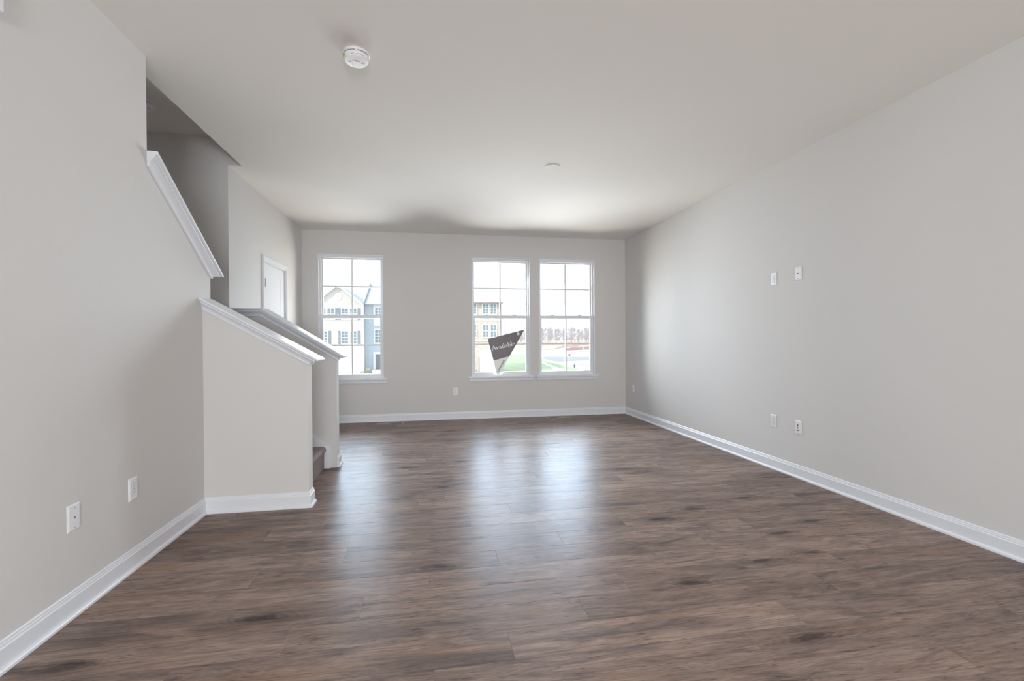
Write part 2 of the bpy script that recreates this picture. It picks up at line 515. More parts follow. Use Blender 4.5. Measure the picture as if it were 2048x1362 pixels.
MAPX = lambda a, l, z: (a, l, z)
MAPY = lambda a, l, z: (l, a, z)
cap_rail('trim_1', [(XL, 1.393), (-.845, 1.010)], False, 3.598, .057, MAPX, 'white moulded cap on the nearer sloped half wall')
cap_rail('trim_2', [(XF, 1.399), (-1.49, 1.399), (-.847, 1.001)], False, 4.649, .057, MAPX, 'white moulded cap on the farther half wall, level then sloped')
cap_rail('trim_3', [(2.912, 2.138), (3.663, 1.625)], False, XL - .057, .057, MAPY, 'white moulded cap on the high sloped edge of the left wall')

# ------------------------------------------------------------------ baseboards
BB = [(0.0, 0.108), (0.003, 0.108), (0.006, 0.104), (0.007, 0.096), (0.010, 0.093), (0.010, 0.087), (0.0145, 0.082), (0.0145, 0.020), (0.018, 0.0195), (0.023, 0.016), (0.0265, 0.010), (0.027, 0.0)]
def baseboards(path, names):
    """plan polyline with the room on its left; names[i] labels segment i (None = skip)"""
    n = len(path)
    dirs = []
    for (ax, ay), (bx, by) in zip(path, path[1:]):
        l = math.hypot(bx - ax, by - ay); dirs.append(((bx - ax) / l, (by - ay) / l))
    def at(i, o):
        x, y = path[i]
        if i == 0: d0 = d1 = dirs[0]
        elif i == n - 1: d0 = d1 = dirs[-1]
        else: d0, d1 = dirs[i - 1], dirs[i]
        n0 = (-d0[1], d0[0]); n1 = (-d1[1], d1[0])
        bx, by = n0[0] + n1[0], n0[1] + n1[1]
        k = o / (bx * n0[0] + by * n0[1])
        return x + bx * k, y + by * k
    for i, nm in enumerate(names):
        if nm is None: continue
        rings = []
        for e in (i, i + 1):
            rings.append([(*at(e, o), z + 0.0005) for o, z in BB] + [(*path[e], 0.0005)])
        b = MB(); b.loft(rings, True, True)
        struct(b.build(nm[0], M['trim']), nm[1], 'baseboard')

baseboards([(XR, YR), (XR, YB), (XF, YB), (XF, DY1 + .06)],
           [('baseboard_right', 'white baseboard along the right wall'), ('baseboard_back', 'white baseboard under the three windows'), ('baseboard_far_left', 'white baseboard between far door and window wall')])
baseboards([(XF, DY0 - .06), (XF, 4.706), (-.847, 4.706), (-.847, 4.592)],
           [('baseboard_nook', 'white baseboard on the far left wall before the door'), ('baseboard_stair_back', 'white baseboard behind the farther half wall'), ('baseboard_stair_far', 'white baseboard block on the end of the farther half wall')])
baseboards([(-.845, 3.655), (-.845, 3.541), (XL, 3.541), (XL, YR)],
           [('baseboard_stair_end', 'white baseboard block on the end of the nearer half wall'), ('baseboard_stair_near', 'white baseboard along the nearer half wall'), ('baseboard_left', 'white baseboard along the near left wall')])

# ------------------------------------------------------------------ windows
def build_window(i, x0, label):
    w = empty(f'window_{i}', (x0, YB, WZ0), label, 'window', kind=ST)
    h = WZ1 - WZ0
    def bx(name, m, lst, parent=w, bev=0.0):
        return boxes(name, m, lst, parent, bev)
    # painted jamb liner, flush with the wall face
    bx('jamb', M['trim'], [((0, -.003, 0), (.011, .055, h)), ((WW - .011, -.003, 0), (WW, .055, h)), ((.011, -.003, h - .011), (WW - .011, .055, h))])
    # outer frame
    f = .030
    bx('window_frame', M['vinyl'], [((0, .055, 0), (f, .165, h)), ((WW - f, .055, 0), (WW, .165, h)), ((f, .055, h - f - .008), (WW - f, .165, h)), ((f, .055, 0), (WW - f, .165, .018))])
    mid = .918
    def sash(name, z0, z1, y0, y1, st, bot, top, mz, x0_, x1_):
        s = bx(name, M['vinyl'], [((x0_, y0, z0), (x0_ + st, y1, z1)), ((x1_ - st, y0, z0), (x1_, y1, z1)), ((x0_ + st, y0, z0), (x1_ - st, y1, z0 + bot)), ((x0_ + st, y0, z1 - top), (x1_ - st, y1, z1))])
        ym = (y0 + y1) / 2
        g = bx('pane', M['glass'], [((x0_ + st - .004, ym - .002, z0 + bot - .004), (x1_ - st + .004, ym + .002, z1 - top + .004))], s)
        cx = (x0_ + x1_) / 2
        bx('muntin', M['vinyl'], [((cx - .011, ym - .008, z0 + bot), (cx + .011, ym + .008, z1 - top)),
                                  ((x0_ + st, ym - .008, mz - .011), (cx - .011, ym + .008, mz + .011)), ((cx + .011, ym - .008, mz - .011), (x1_ - st, ym + .008, mz + .011))], s)
        return s
    sash('upper_sash', mid - .048, h - .030, .108, .140, .024, .045, .026, 1.328, .024, WW - .024)
    lo = sash('lower_sash', .012, mid - .002, .070, .104, .030, .045, .048, .478, .024, WW - .024)
    for k, xl in enumerate((.23, WW - .23)):
        bx('sash_lock', M['vinyl'], [((xl - .025, .072, mid - .002), (xl + .025, .098, mid + .006)), ((xl - .008, .066, mid + .002), (xl + .022, .080, mid + .012))], w, .002)
    bx('window_sill', M['trim'], [((-.052, -.034, -.022), (WW + .052, 0, 0)), ((0, 0, -.022), (WW, .070, 0))])
    b = MB(); prof = [(0, -.022), (-.014, -.022), (-.016, -.030), (-.013, -.040), (-.013, -.066), (-.009, -.074), (0, -.076)]
    b.loft([[(-.036 + o * .3, o, z) for o, z in prof], [(WW + .036 - o * .3, o, z) for o, z in prof]], True, True)
    b.build('apron', M['trim'], w)
    return w
build_window(1, WINDOWS[0], 'leftmost white window, partly behind the stair half wall')
build_window(2, WINDOWS[1], 'middle white window with the kite shaped sign standing in it')
build_window(3, WINDOWS[2], 'rightmost white window, nearest the right wall corner')

# ------------------------------------------------------------------ far-left door
def build_door():
    d = empty('door_1', (XF, DY0, 0), 'white two panel door beyond the stair half walls', 'door', kind=ST)
    w = DY1 - DY0
    # casing, local y along the wall, local x out of the wall
    prof = [(0, 0), (.010, 0), (.013, .008), (.013, .020), (.017, .026), (.017, .052), (.013, .060), (0, .060)]
    b = MB()
    rings = []
    for yy, zz, sy, sz in ((0, 0, -1, 0), (0, DZ, -1, 1), (w, DZ, 1, 1), (w, 0, 1, 0)):
        rings.append([(o, yy + sy * (t - .004), zz + sz * (t - .004)) for o, t in prof])
    b.loft(rings, True, True)
    b.build('door_casing', M['door'], d)
    boxes('door_jamb', M['door'], [((-.118, 0, 0), (0, .014, DZ)), ((-.118, w - .014, 0), (0, w, DZ)), ((-.118, .014, DZ - .014), (0, w - .014, DZ))], d)
    # leaf with two sunk panels
    lf = MB()
    y0, y1, z0, z1 = .017, w - .017, .012, DZ - .017
    xb, xf = -.041, -.006
    lf.box((xb, y0, z0), (xf - .016, y1, z1))
    st, mid = .135, .95
    for a, c in (((y0, z0), (y0 + st, z1)), ((y1 - st, z0), (y1, z1)), ((y0 + st, z1 - .115), (y1 - st, z1)), ((y0 + st, z0), (y1 - st, z0 + .22)), ((y0 + st, mid - .09), (y1 - st, mid + .09))):
        lf.box((xf - .016, a[0], a[1]), (xf, c[0], c[1]))
    leaf = lf.build('door_leaf', M['door'], d)
    for pz0, pz1 in ((z0 + .22, mid - .09), (mid + .09, z1 - .115)):
        pb = MB()
        q = lambda i, x: [(x, y0 + st + i, pz0 + i), (x, y1 - st - i, pz0 + i), (x, y1 - st - i, pz1 - i), (x, y0 + st + i, pz1 - i)]
        pb.loft([q(0, xf - .002), q(.004, xf - .010), q(.012, xf - .0155), q(.034, xf - .0155), q(.052, xf - .003)], True, True)
        pb.build('door_panel', M['door'], leaf)
    for z in (.23, 1.03, 1.81):
        h = MB().box((-.007, .016, z - .045), (-.003, .052, z + .045)).tube((.003, .026, z - .045), (.003, .026, z + .045), .007)
        h.build('hinge', M['hinge'], d)
    k = MB().lathe([(0.0, 0), (.03, 0), (.03, .006), (.011, .008), (.011, .035), (.026, .045), (.028, .058), (.018, .068), (0.0, .070)], 24, lambda x, y, z: (xf + z, y1 - .07 + x, .95 + y), False)
    k.build('door_knob', M['nickel'], d, smooth=True)
build_door()

# ------------------------------------------------------------------ carpeted stairs
def build_stairs():
    s = empty('staircase', (-.96, 4.1, 0), 'grey carpeted stairs rising between the two half walls', 'stairs', kind='thing')
    Y0, Y1 = 3.657, 4.573
    R, T, x0 = .203, .256, -.958
    OX, OY = -.96, 4.1
    def step(k, last=False):
        xr = x0 - k * T; z0, z1 = k * R, (k + 1) * R
        xe = xr - (T if not last else 1.0)
        nose = []
        r = .030
        for t in range(0, 7):
            a = math.radians(-40 + 130 * t / 6)
            nose.append((xr - .012 + r * math.cos(a), z1 - r + r * math.sin(a)))
        pts = [(xe, z0), (xr, z0 + .003), (xr + .002, z1 - .07)] + nose + [(xr - .06, z1), (xe, z1)]
        b = MB().prism([(x - OX, z) for x, z in pts], XZ, Y0 - OY, Y1 - OY)
        b.build('carpeted_step', M['carpet'], s, smooth=True)
    step(0); step(1)
    return s
build_stairs()
struct(MB().box((-2.795, 3.665, .40), (-.958 - 2 * .256 - .004, 4.590, .61), .01).build('floor_landing', M['carpet']), 'carpeted landing at the top of the short flight', 'floor')
# white skirt board on the inner face of the farther half wall
sk = MB().prism([(-.905, .001), (-.905, .195), (-1.055, .300), (-1.50, .612), (-1.50, .001)], XZ, 4.573, 4.592)
struct(sk.build('trim_4', M['trim']), 'white skirt board beside the lowest carpeted step', 'trim')

# ------------------------------------------------------------------ wall plates
def plate_base(p, w=.072, h=.116, t=.0065):
    b = MB()
    b.loft([[(-w / 2, 0, -h / 2), (w / 2, 0, -h / 2), (w / 2, 0, h / 2), (-w / 2, 0, h / 2)],
            [(-w / 2, -.002, -h / 2), (w / 2, -.002, -h / 2), (w / 2, -.002, h / 2), (-w / 2, -.002, h / 2)],
            [(-w / 2 + .006, -t, -h / 2 + .006), (w / 2 - .006, -t, -h / 2 + .006), (w / 2 - .006, -t, h / 2 - .006), (-w / 2 + .006, -t, h / 2 - .006)]], True, True)
    return b.build('cover_plate', M['plastic'], p)

def disc(name, m, p, x, z, r, y0, y1, seg=20):
    return MB().lathe([(r, y0), (r, y1)], seg, lambda a, b, c: (x + a, c, z + b)).build(name, m, p)

def duplex(loc, rot, label):
    p = empty('power_outlet', loc, label, 'outlet', 'white duplex outlets on the walls', rot=rot)
    plate_base(p)
    for zc in (.0195, -.0195):
        pts = []
        for k in range(32):
            a = 2 * math.pi * k / 32
            pts.append((.0172 * math.cos(a), max(-.0138, min(.0138, .0172 * math.sin(a)))))
        ring = MB().prism([(x * 1.1, zc + z * 1.1) for x, z in pts], XZ, -.0069, -.006)
        rc = MB().prism([(x, zc + z) for x, z in pts], XZ, -.0088, -.0062).build('receptacle', M['plastic'], p)
        ring.build('shadow_gap', M['greyslot'], rc)
        MB().box((-.0078, -.0094, zc - .001), (-.0052, -.0087, zc + .008)).box((.0052, -.0094, zc), (.0078, -.0087, zc + .007)).build('slots', M['greyslot'], rc)
        disc('ground_hole', M['greyslot'], rc, 0, zc - .0075, .0026, -.0094, -.0087, 12)
    disc('screw', M['screw'], p, 0, 0, .0032, -.0078, -.006, 12)
    return p

def coax(loc, rot, label, jack):
    p = empty('coax_wall_plate', loc, label, 'wall plate', rot=rot)
    plate_base(p)
    disc('jack', jack, p, 0, 0, .0052, -.0088, -.006, 16)
    for z in (.042, -.042):
        disc('screw', M['screw'], p, 0, z, .0036, -.0082, -.006, 12)
    return p

def data_plate(loc, rot, label):
    p = empty('data_wall_plate', loc, label, 'wall plate', rot=rot)
    plate_base(p)
    MB().box((-.0165, -.0080, -.033), (.0165, -.006, .033), .0006).build('insert', M['plastic'], p)
    MB().box((-.004, -.0092, .012), (.005, -.0078, .026)).build('upper_port', M['slot'], p)
    disc('jack', M['slot'], p, .001, 0, .004, -.011, -.0078, 14)
    MB().box((-.009, -.0092, -.026), (-.0015, -.0078, -.017)).box((.0005, -.0092, -.027), (.009, -.0078, -.018)).build('lower_port', M['slot'], p)
    for z in (.0475, -.0475):
        disc('screw', M['screw'], p, 0, z, .003, -.0078, -.006, 12)
    return p

RW, LW, BW = math.radians(-90), math.radians(90), 0.0    # faces -X, +X, -Y
duplex((XR, 3.790, 1.709), RW, 'white duplex outlet high on the right wall beside the coax plate')
coax((XR, 3.501, 1.718), RW, 'white coax plate high on the right wall, nearer the viewer than the outlet', M['slot'])
duplex((XR, 3.797, .430), RW, 'white duplex outlet low on the right wall beside the three port plate')
data_plate((XR, 3.502, .424), RW, 'white plate with three dark ports low on the right wall')
duplex((XR, 6.770, .418), RW, 'white duplex outlet low on the right wall near the window corner')
coax((XL, 2.333, .419), LW, 'white coax plate low on the left wall, nearest the viewer', M['greyslot'])
duplex((XL, 2.750, .413), LW, 'white duplex outlet low on the left wall near the half wall')
duplex((.383, YB, .410), BW, 'white duplex outlet under the gap between the windows')

# door chime at the top left edge
ch = empty('door_chime', (XL, 1.873, 2.330), 'white door chime box high on the left wall at the edge', 'door chime')
MB().box((0, -.10, .012), (.045, .098, .17), .006).build('cover', M['plastic'], ch)
MB().box((0, -.092, 0), (.030, .086, .013)).build('base', M['greyslot'], ch)

# ------------------------------------------------------------------ ceiling fixtures
def detector(loc, label, rot=0.0):
    p = empty('smoke_detector', loc, label, 'smoke detector', rot=rot)
    dn = lambda x, y, z: (x, y, -z)
    MB().lathe([(.0, 0), (.069, 0), (.070, .004), (.070, .012), (.066, .014)], 56, dn, False).build('base_ring', M['plastic'], p, smooth=True)
    MB().lathe([(.0625, .013), (.0625, .018)], 56, dn, True).build('shadow_gap', M['greyslot'], p)
    MB().lathe([(.066, .017), (.068, .020), (.068, .030), (.064, .038), (.0605, .044), (.058, .046), (.0, .0475)], 56, dn, False).build('body', M['plastic'], p, smooth=True)
    MB().box((-.006, -.0705, -.026), (.006, -.066, -.008)).build('latch_tab', M['plastic'], p)
    # raised test button wedge toward the room
    b = MB().prism([(-.018, -.004), (.018, -.004), (.022, .040), (-.022, .040)], XY, -.046, -.0510)
    bt = b.build('test_button', M['plastic'], p)
    disc2 = MB().lathe([(.0032, 0), (.0032, .002)], 14, lambda x, y, z: (x + .002, y - .012, -.0462 - z))
    disc2.build('indicator', M['slot'], p)
    for sx in (-1, 1):
        sl = MB()
        for k in range(4):
            a = sx * .034 + (k - 1.5) * .0042
            sl.box((a - .0011, -.004 + abs(k - 1.5) * .001, -.0478), (a + .0011, .007, -.0460))
        sl.build('sounder_slots', M['ink'], p)
    tx = MB()
    for j, (rr, zz, a0, a1) in enumerate(((.0665, .0340, -118, -62), (.0650, .0365, -112, -50))):
        n = 12
        for k in range(n):
            if (k * 7 + j) % 5 == 0: continue
            t0 = math.radians(a0 + (a1 - a0) * k / n); t1 = math.radians(a0 + (a1 - a0) * (k + .7) / n)
            q = []
            for r_, z_ in ((rr + .0004, zz - .0007), (rr - .0006, zz + .0012)):
                q.append((r_, z_))
            tx.poly([(q[0][0] * math.cos(t0), q[0][0] * math.sin(t0), -q[0][1]), (q[0][0] * math.cos(t1), q[0][0] * math.sin(t1), -q[0][1]),
                     (q[1][0] * math.cos(t1), q[1][0] * math.sin(t1), -q[1][1]), (q[1][0] * math.cos(t0), q[1][0] * math.sin(t0), -q[1][1])])
    tx.build('fine_print', M['ink'], p)
    st = MB(); rings = []
    for r_, z_ in ((.0686, .019), (.0686, .0302), (.0646, .0383)):
        rings.append([(r_ * math.cos(math.radians(t)), r_ * math.sin(math.radians(t)), -z_) for t in range(-178, -146, 4)])
    st.loft(rings, False, False)
    st.build('yellow_sticker', M['yellow'], p)
    st2 = MB()
    st2.loft([[(r_ * math.cos(math.radians(t)), r_ * math.sin(math.radians(t)), -z_) for t in range(-170, -158, 3)] for r_, z_ in ((.0690, .021), (.0690, .0295))], False, False)
    st2.build('sticker_mark', M['ink'], p)
    return p
detector((-.381, 2.700, H), 'white round smoke detector with yellow sticker on the main ceiling', rot=math.radians(8))
detector((-2.115, 4.02, 2.99), 'shaded white smoke detector on the ceiling over the stairs')

cv = empty('ceiling_blank_cover', (1.107, 4.163, H), 'flat round pale cover plate on the ceiling with two screws', 'cover plate')
MB().lathe([(.0, 0), (.066, 0), (.067, .003), (.064, .0075), (.0, .009)], 56, lambda x, y, z: (x, y, -z), False).build('cover_plate', M['ceil'], cv, smooth=True)
for sx in (-.044, .044):
    MB().lathe([(.0, 0), (.0042, 0), (.0042, .0012), (0, .0016)], 14, lambda x, y, z: (x + sx, y - .004, -.0078 - z), False).build('screw', M['screw'], cv)

# ------------------------------------------------------------------ floor registers
def register(loc, label, left_open):
    p = empty('floor_register', loc, label, 'floor vent', 'metal floor registers under the windows')
    w, d, t = .37, .145, .0035
    ob, ib = (w / 2, d / 2), (w / 2 - .026, d / 2 - .026)
    b = MB()
    b.box((-ob[0], -ob[1], .0005), (ob[0], -ib[1], t), .0015).box((-ob[0], ib[1], .0005), (ob[0], ob[1], t), .0015)
    b.box((-ob[0], -ib[1], .0005), (-ib[0], ib[1], t), .0015).box((ib[0], -ib[1], .0005), (ob[0], ib[1], t), .0015)
    b.box((-.009, -ib[1], .0005), (.009, ib[1], t), .0015)
    b.build('frame', M['vent'], p)
    MB().box((-ib[0], -ib[1], .0002), (ib[0], ib[1], .0008)).build('duct_shadow', M['slot'], p)
    g = MB()
    for s, op in ((-1, left_open), (1, not left_open)):
        n = 8 if op else 14
        for k in range(n):
            x = s * (.012 + (ib[0] - .014) * (k + .5) / n)
            hw = .0016 if op else .0046
            g.box((x - hw, -ib[1], .0010), (x + hw, ib[1], .0032))
    g.build('louvres', M['vent'], p)
    return p
register((-.545, 6.870, 0), 'tan metal floor register under the left window', False)
register((1.905, 6.875, 0), 'tan metal floor register under the right window', True)

# ------------------------------------------------------------------ kite sign in the middle window
def poly_letters():
    """serif capitals and lowercase drawn as pen strokes; unit x-height 0.62, cap height 1"""
    out = []
    def stroke(pts, w0, w1=None):
        w1 = w0 if w1 is None else w1
        n = len(pts)
        for i in range(n - 1):
            (ax, ay), (bx, by) = pts[i], pts[i + 1]
            t0 = w0 + (w1 - w0) * i / (n - 1); t1 = w0 + (w1 - w0) * (i + 1) / (n - 1)
            l = math.hypot(bx - ax, by - ay) or 1
            nx, ny = -(by - ay) / l, (bx - ax) / l
            out.append([(ax + nx * t0 / 2, ay + ny * t0 / 2), (ax - nx * t0 / 2, ay - ny * t0 / 2), (bx - nx * t1 / 2, by - ny * t1 / 2), (bx + nx * t1 / 2, by + ny * t1 / 2)])
    def bowl(cx, cy, rx, ry, a0, a1, thick=.13, thin=.05, n=14):
        for k in range(n):
            q = []
            for a in (a0 + (a1 - a0) * k / n, a0 + (a1 - a0) * (k + 1) / n):
                c, s = math.cos(math.radians(a)), math.sin(math.radians(a))
                t = thin + (thick - thin) * abs(c)
                q.append(((cx + (rx) * c, cy + (ry) * s), (cx + (rx - t) * c, cy + (ry - t * .6) * s)))
            out.append([q[0][0], q[0][1], q[1][1], q[1][0]])
    def serif(x, y, w=.22):
        stroke([(x - w / 2, y), (x + w / 2, y)], .06)
    X = 0.0
    def stem(x, y0, y1): stroke([(x, y0), (x, y1)], .155)
    # A
    stroke([(X + .07, 0), (X + .40, 1)], .075); stroke([(X + .38, 1), (X + .76, 0)], .165); stroke([(X + .18, .34), (X + .60, .34)], .05)
    serif(X + .07, .022, .24); serif(X + .75, .022, .28); X += .80
    # v
    stroke([(X + .07, .62), (X + .29, 0)], .15); stroke([(X + .29, 0), (X + .49, .62)], .07); serif(X + .08, .60, .20); serif(X + .49, .60, .18); X += .58
    def a_(X):
        bowl(X + .21, .44, .19, .20, 20, 160, .10, .06); stem(X + .37, .06, .46); bowl(X + .20, .17, .18, .19, 0, 360, .11, .05); stroke([(X + .37, .06), (X + .50, .03)], .06)
    a_(X); X += .54
    def i_(X):
        stem(X + .14, 0, .60); serif(X + .14, .022, .26); serif(X + .08, .60, .16); out.append([(X + .14 + .075 * math.cos(t), .83 + .075 * math.sin(t)) for t in [math.pi * k / 5 for k in range(10)]])
    i_(X); X += .30
    def l_(X):
        stem(X + .14, 0, 1.03); serif(X + .14, .022, .26); serif(X + .08, 1.02, .16)
    l_(X); X += .30
    a_(X); X += .54
    stem(X + .13, 0.02, 1.03); serif(X + .07, 1.02, .16); bowl(X + .29, .31, .25, .32, 0, 360, .12, .05); X += .60
    l_(X); X += .30
    bowl(X + .26, .31, .24, .32, 0, 330, .11, .05); stroke([(X + .05, .36), (X + .48, .36)], .045); X += .54
    return out, X

def text_mesh(body, bold=0.0):
    cu = bpy.data.curves.new('txt', 'FONT')
    cu.body = body
    cu.offset = bold
    cu.resolution_u = 4
    o = bpy.data.objects.new('txt', cu)
    COL.objects.link(o)
    bpy.context.view_layer.update()
    me = bpy.data.meshes.new_from_object(o.evaluated_get(bpy.context.evaluated_depsgraph_get()))
    bpy.data.objects.remove(o)
    vs = [v.co.copy() for v in me.vertices]
    fs = [list(p.vertices) for p in me.polygons]
    bpy.data.meshes.remove(me)
    return vs, fs

def build_sign():
    # the board leans back slightly; local frame: x along window, z up, board faces -y
    bx, bz = 1.019, .6305
    s = empty('window_sign', (bx, YB + .030, bz), 'charcoal and white kite shaped board reading Available in the middle window', 'sign')
    s.rotation_euler = (math.radians(-2.4), 0, 0)
    pt = dict(tl=(.873, 1.189), tr=(1.443, 1.329), rm=(1.203, .923), lm=(.956, .861), bl=(1.010, .6305), br=(1.032, .6305))
    L = {k: (x - bx, z - bz) for k, (x, z) in pt.items()}
    MB().prism([L['lm'], L['rm'], L['tr'], L['tl']], XZ, -.003, .003).build('dark_panel', M['signdark'], s)
    MB().prism([L['bl'], L['br'], L['rm'], L['lm']], XZ, -.003, .003).build('white_tip', M['signwhite'], s)
    polys, wid = poly_letters()
    a = Vector((.940 - bx, 1.012 - bz)); e = Vector((1.298 - bx, 1.094 - bz))
    d = (e - a); sc = d.length / wid; d.normalize(); n = Vector((-d.y, d.x))
    ys = .066
    b = MB()
    for q in polys:
        b.poly([((a + d * (x * sc) + n * (y * ys)).x, -.0036, (a + d * (x * sc) + n * (y * ys)).y) for x, y in q])
    b.build('available_lettering', M['signletter'], s)
    vs, fs = text_mesh('LENNAR', .012)
    x0, x1 = min(v.x for v in vs), max(v.x for v in vs); y1 = max(v.y for v in vs)
    a = Vector((1.0335 - bx, .686 - bz)); e = Vector((1.138 - bx, .866 - bz))
    d = (e - a); ln = d.length; d.normalize(); n = Vector((-d.y, d.x))
    b = MB()
    bv = []
    for v in vs:
        p = a + d * ((v.x - x0) / (x1 - x0) * ln) + n * (v.y / y1 * .027)
        bv.append(b.bm.verts.new((p.x, -.0036, p.y)))
    for f in fs:
        try: b.bm.faces.new([bv[i] for i in f])
        except ValueError: pass
    b.build('builder_lettering', M['signblack'], s)
    c = Vector((1.342 - bx, 1.266 - bz)); d = Vector((math.cos(.235), math.sin(.235))); n = Vector((-d.y, d.x))
    b = MB()
    for q in ([(-.018, -.020), (.018, -.020), (.018, .004), (-.018, .004)], [(-.024, .004), (.024, .004), (0, .024)]):
        b.poly([((c + d * x + n * y).x, -.0036, (c + d * x + n * y).y) for x, y in q])
    lg = b.build('house_emblem', M['signwhite'], s)
    b = MB()
    for x in (-.011, 0.001):
        q = [(x, -.012), (x + .009, -.012), (x + .009, -.002), (x, -.002)]
        b.poly([((c + d * u + n * v).x, -.0040, (c + d * u + n * v).y) for u, v in q])
    b.build('emblem_panes', M['signdark'], lg)
    for hx, hz in ((1.021, .640), (.893, 1.176)):
        disc('eyelet', M['screw'], s, hx - bx, hz - bz, .004, -.0042, -.0028, 12)
build_sign()

# ------------------------------------------------------------------ outside: street, houses, trees
G = -2.342
def ground(name, pts, z, m, label, cat):
    b = MB().prism(pts, XY, z - .05, z)
    return struct(b.build(name, m), label, cat)
ground('ground', [(-200, 8), (300, 8), (300, 420), (-200, 420)], G - .06, M['concrete'], 'pale bright ground outside the windows', 'ground')
ground('lawn', [(8.15, 30), (13.2, 30), (14.0, 53.1), (15.1, 57.4), (16.2, 66.1), (20.6, 96), (21.6, 108), (17.6, 112), (8.15, 90)], G, M['grass'], 'green lawn beside the brick townhouse', 'lawn')
ground('lawn_verge', [(17.0, 40), (17.6, 60.3), (19.2, 76.4), (20.3, 86), (19.2, 86.4), (18.3, 76.6), (16.3, 58.5), (15.4, 40)], G - .01, M['grass'], 'narrow grass verge along the curving sidewalk', 'lawn')
ground('road', [(20.1, 73.3), (26.7, 77.3), (70, 96), (70, 112), (31, 91), (23.5, 95), (20.6, 86)], G - .02, M['asphalt'], 'pale grey asphalt road beyond the sidewalk', 'road')
ground('grass_strip', [(40.5, 126), (47.3, 132), (60, 146), (60, 150), (46.5, 137.5), (40.5, 129)], G - .01, M['grass'], 'grass strip in front of the red fence', 'lawn')
def sloped(name, pts, m, label):
    lo = [(x, y, G - .4) for x, y, z in pts]; hi = [(x, y, z) for x, y, z in pts]
    b = MB(); b.loft([lo, hi], True, True)
    return struct(b.build(name, m), label, 'field')
sloped('field_clay', [(20, 153, G), (37, 152, G), (45, 168, G + .15), (60, 205, -1.25), (96, 232, -.5), (20, 232, -.5)], M['clay'], 'orange clay slope left of the pale track')
sloped('field_clay_right', [(50.5, 162, G), (62, 166, G), (130, 232, -.5), (104, 232, -.5), (62, 190, -1.4)], M['clay'], 'orange clay slope behind the red fence')
sloped('field_far', [(10, 232, -.5), (135, 232, -.5), (135, 300, 0.0), (10, 300, 0.0)], M['clay'], 'distant pale rise under the tree line')

def ext_window(parent, x0, x1, z0, z1, y, trim=.10, rows=True):
    """double-hung window in a facade facing -Y"""
    f = boxes('window', M['xwhite'], [((x0 - trim, y - .06, z0 - trim), (x0, y + .02, z1 + trim)), ((x1, y - .06, z0 - trim), (x1 + trim, y + .02, z1 + trim)),
                                      ((x0, y - .06, z1), (x1, y + .02, z1 + trim)), ((x0, y - .07, z0 - trim), (x1, y + .02, z0))], parent)
    boxes('pane', M['xglass'], [((x0, y - .015, z0), (x1, y + .01, z1))], f)
    zm, xm = (z0 + z1) / 2, (x0 + x1) / 2
    lst = [((x0, y - .04, zm - .035), (x1, y - .015, zm + .035))]
    q = .018
    lst += [((xm - q, y - .03, z0), (xm + q, y - .015, zm - .035)), ((xm - q, y - .03, zm + .035), (xm + q, y - .015, z1))]
    for zz in ((z0 + zm) / 2, (zm + z1) / 2):
        lst += [((x0, y - .029, zz - q), (xm - q, y - .016, zz + q)), ((xm + q, y - .029, zz - q), (x1, y - .016, zz + q))]
    boxes('muntin', M['xwhite'], lst, f)
    return f

def shutter(parent, x0, x1, z0, z1, y):
    s = MB().box((x0, y - .05, z0), (x1, y + .01, z1))
    n = 14
    for k in range(n):
        z = z0 + (z1 - z0) * (k + .5) / n
        s.box((x0 + .04, y - .062, z - .02), (x1 - .04, y - .05, z + .012))
    return s.build('shutter', M['shutter'], parent)

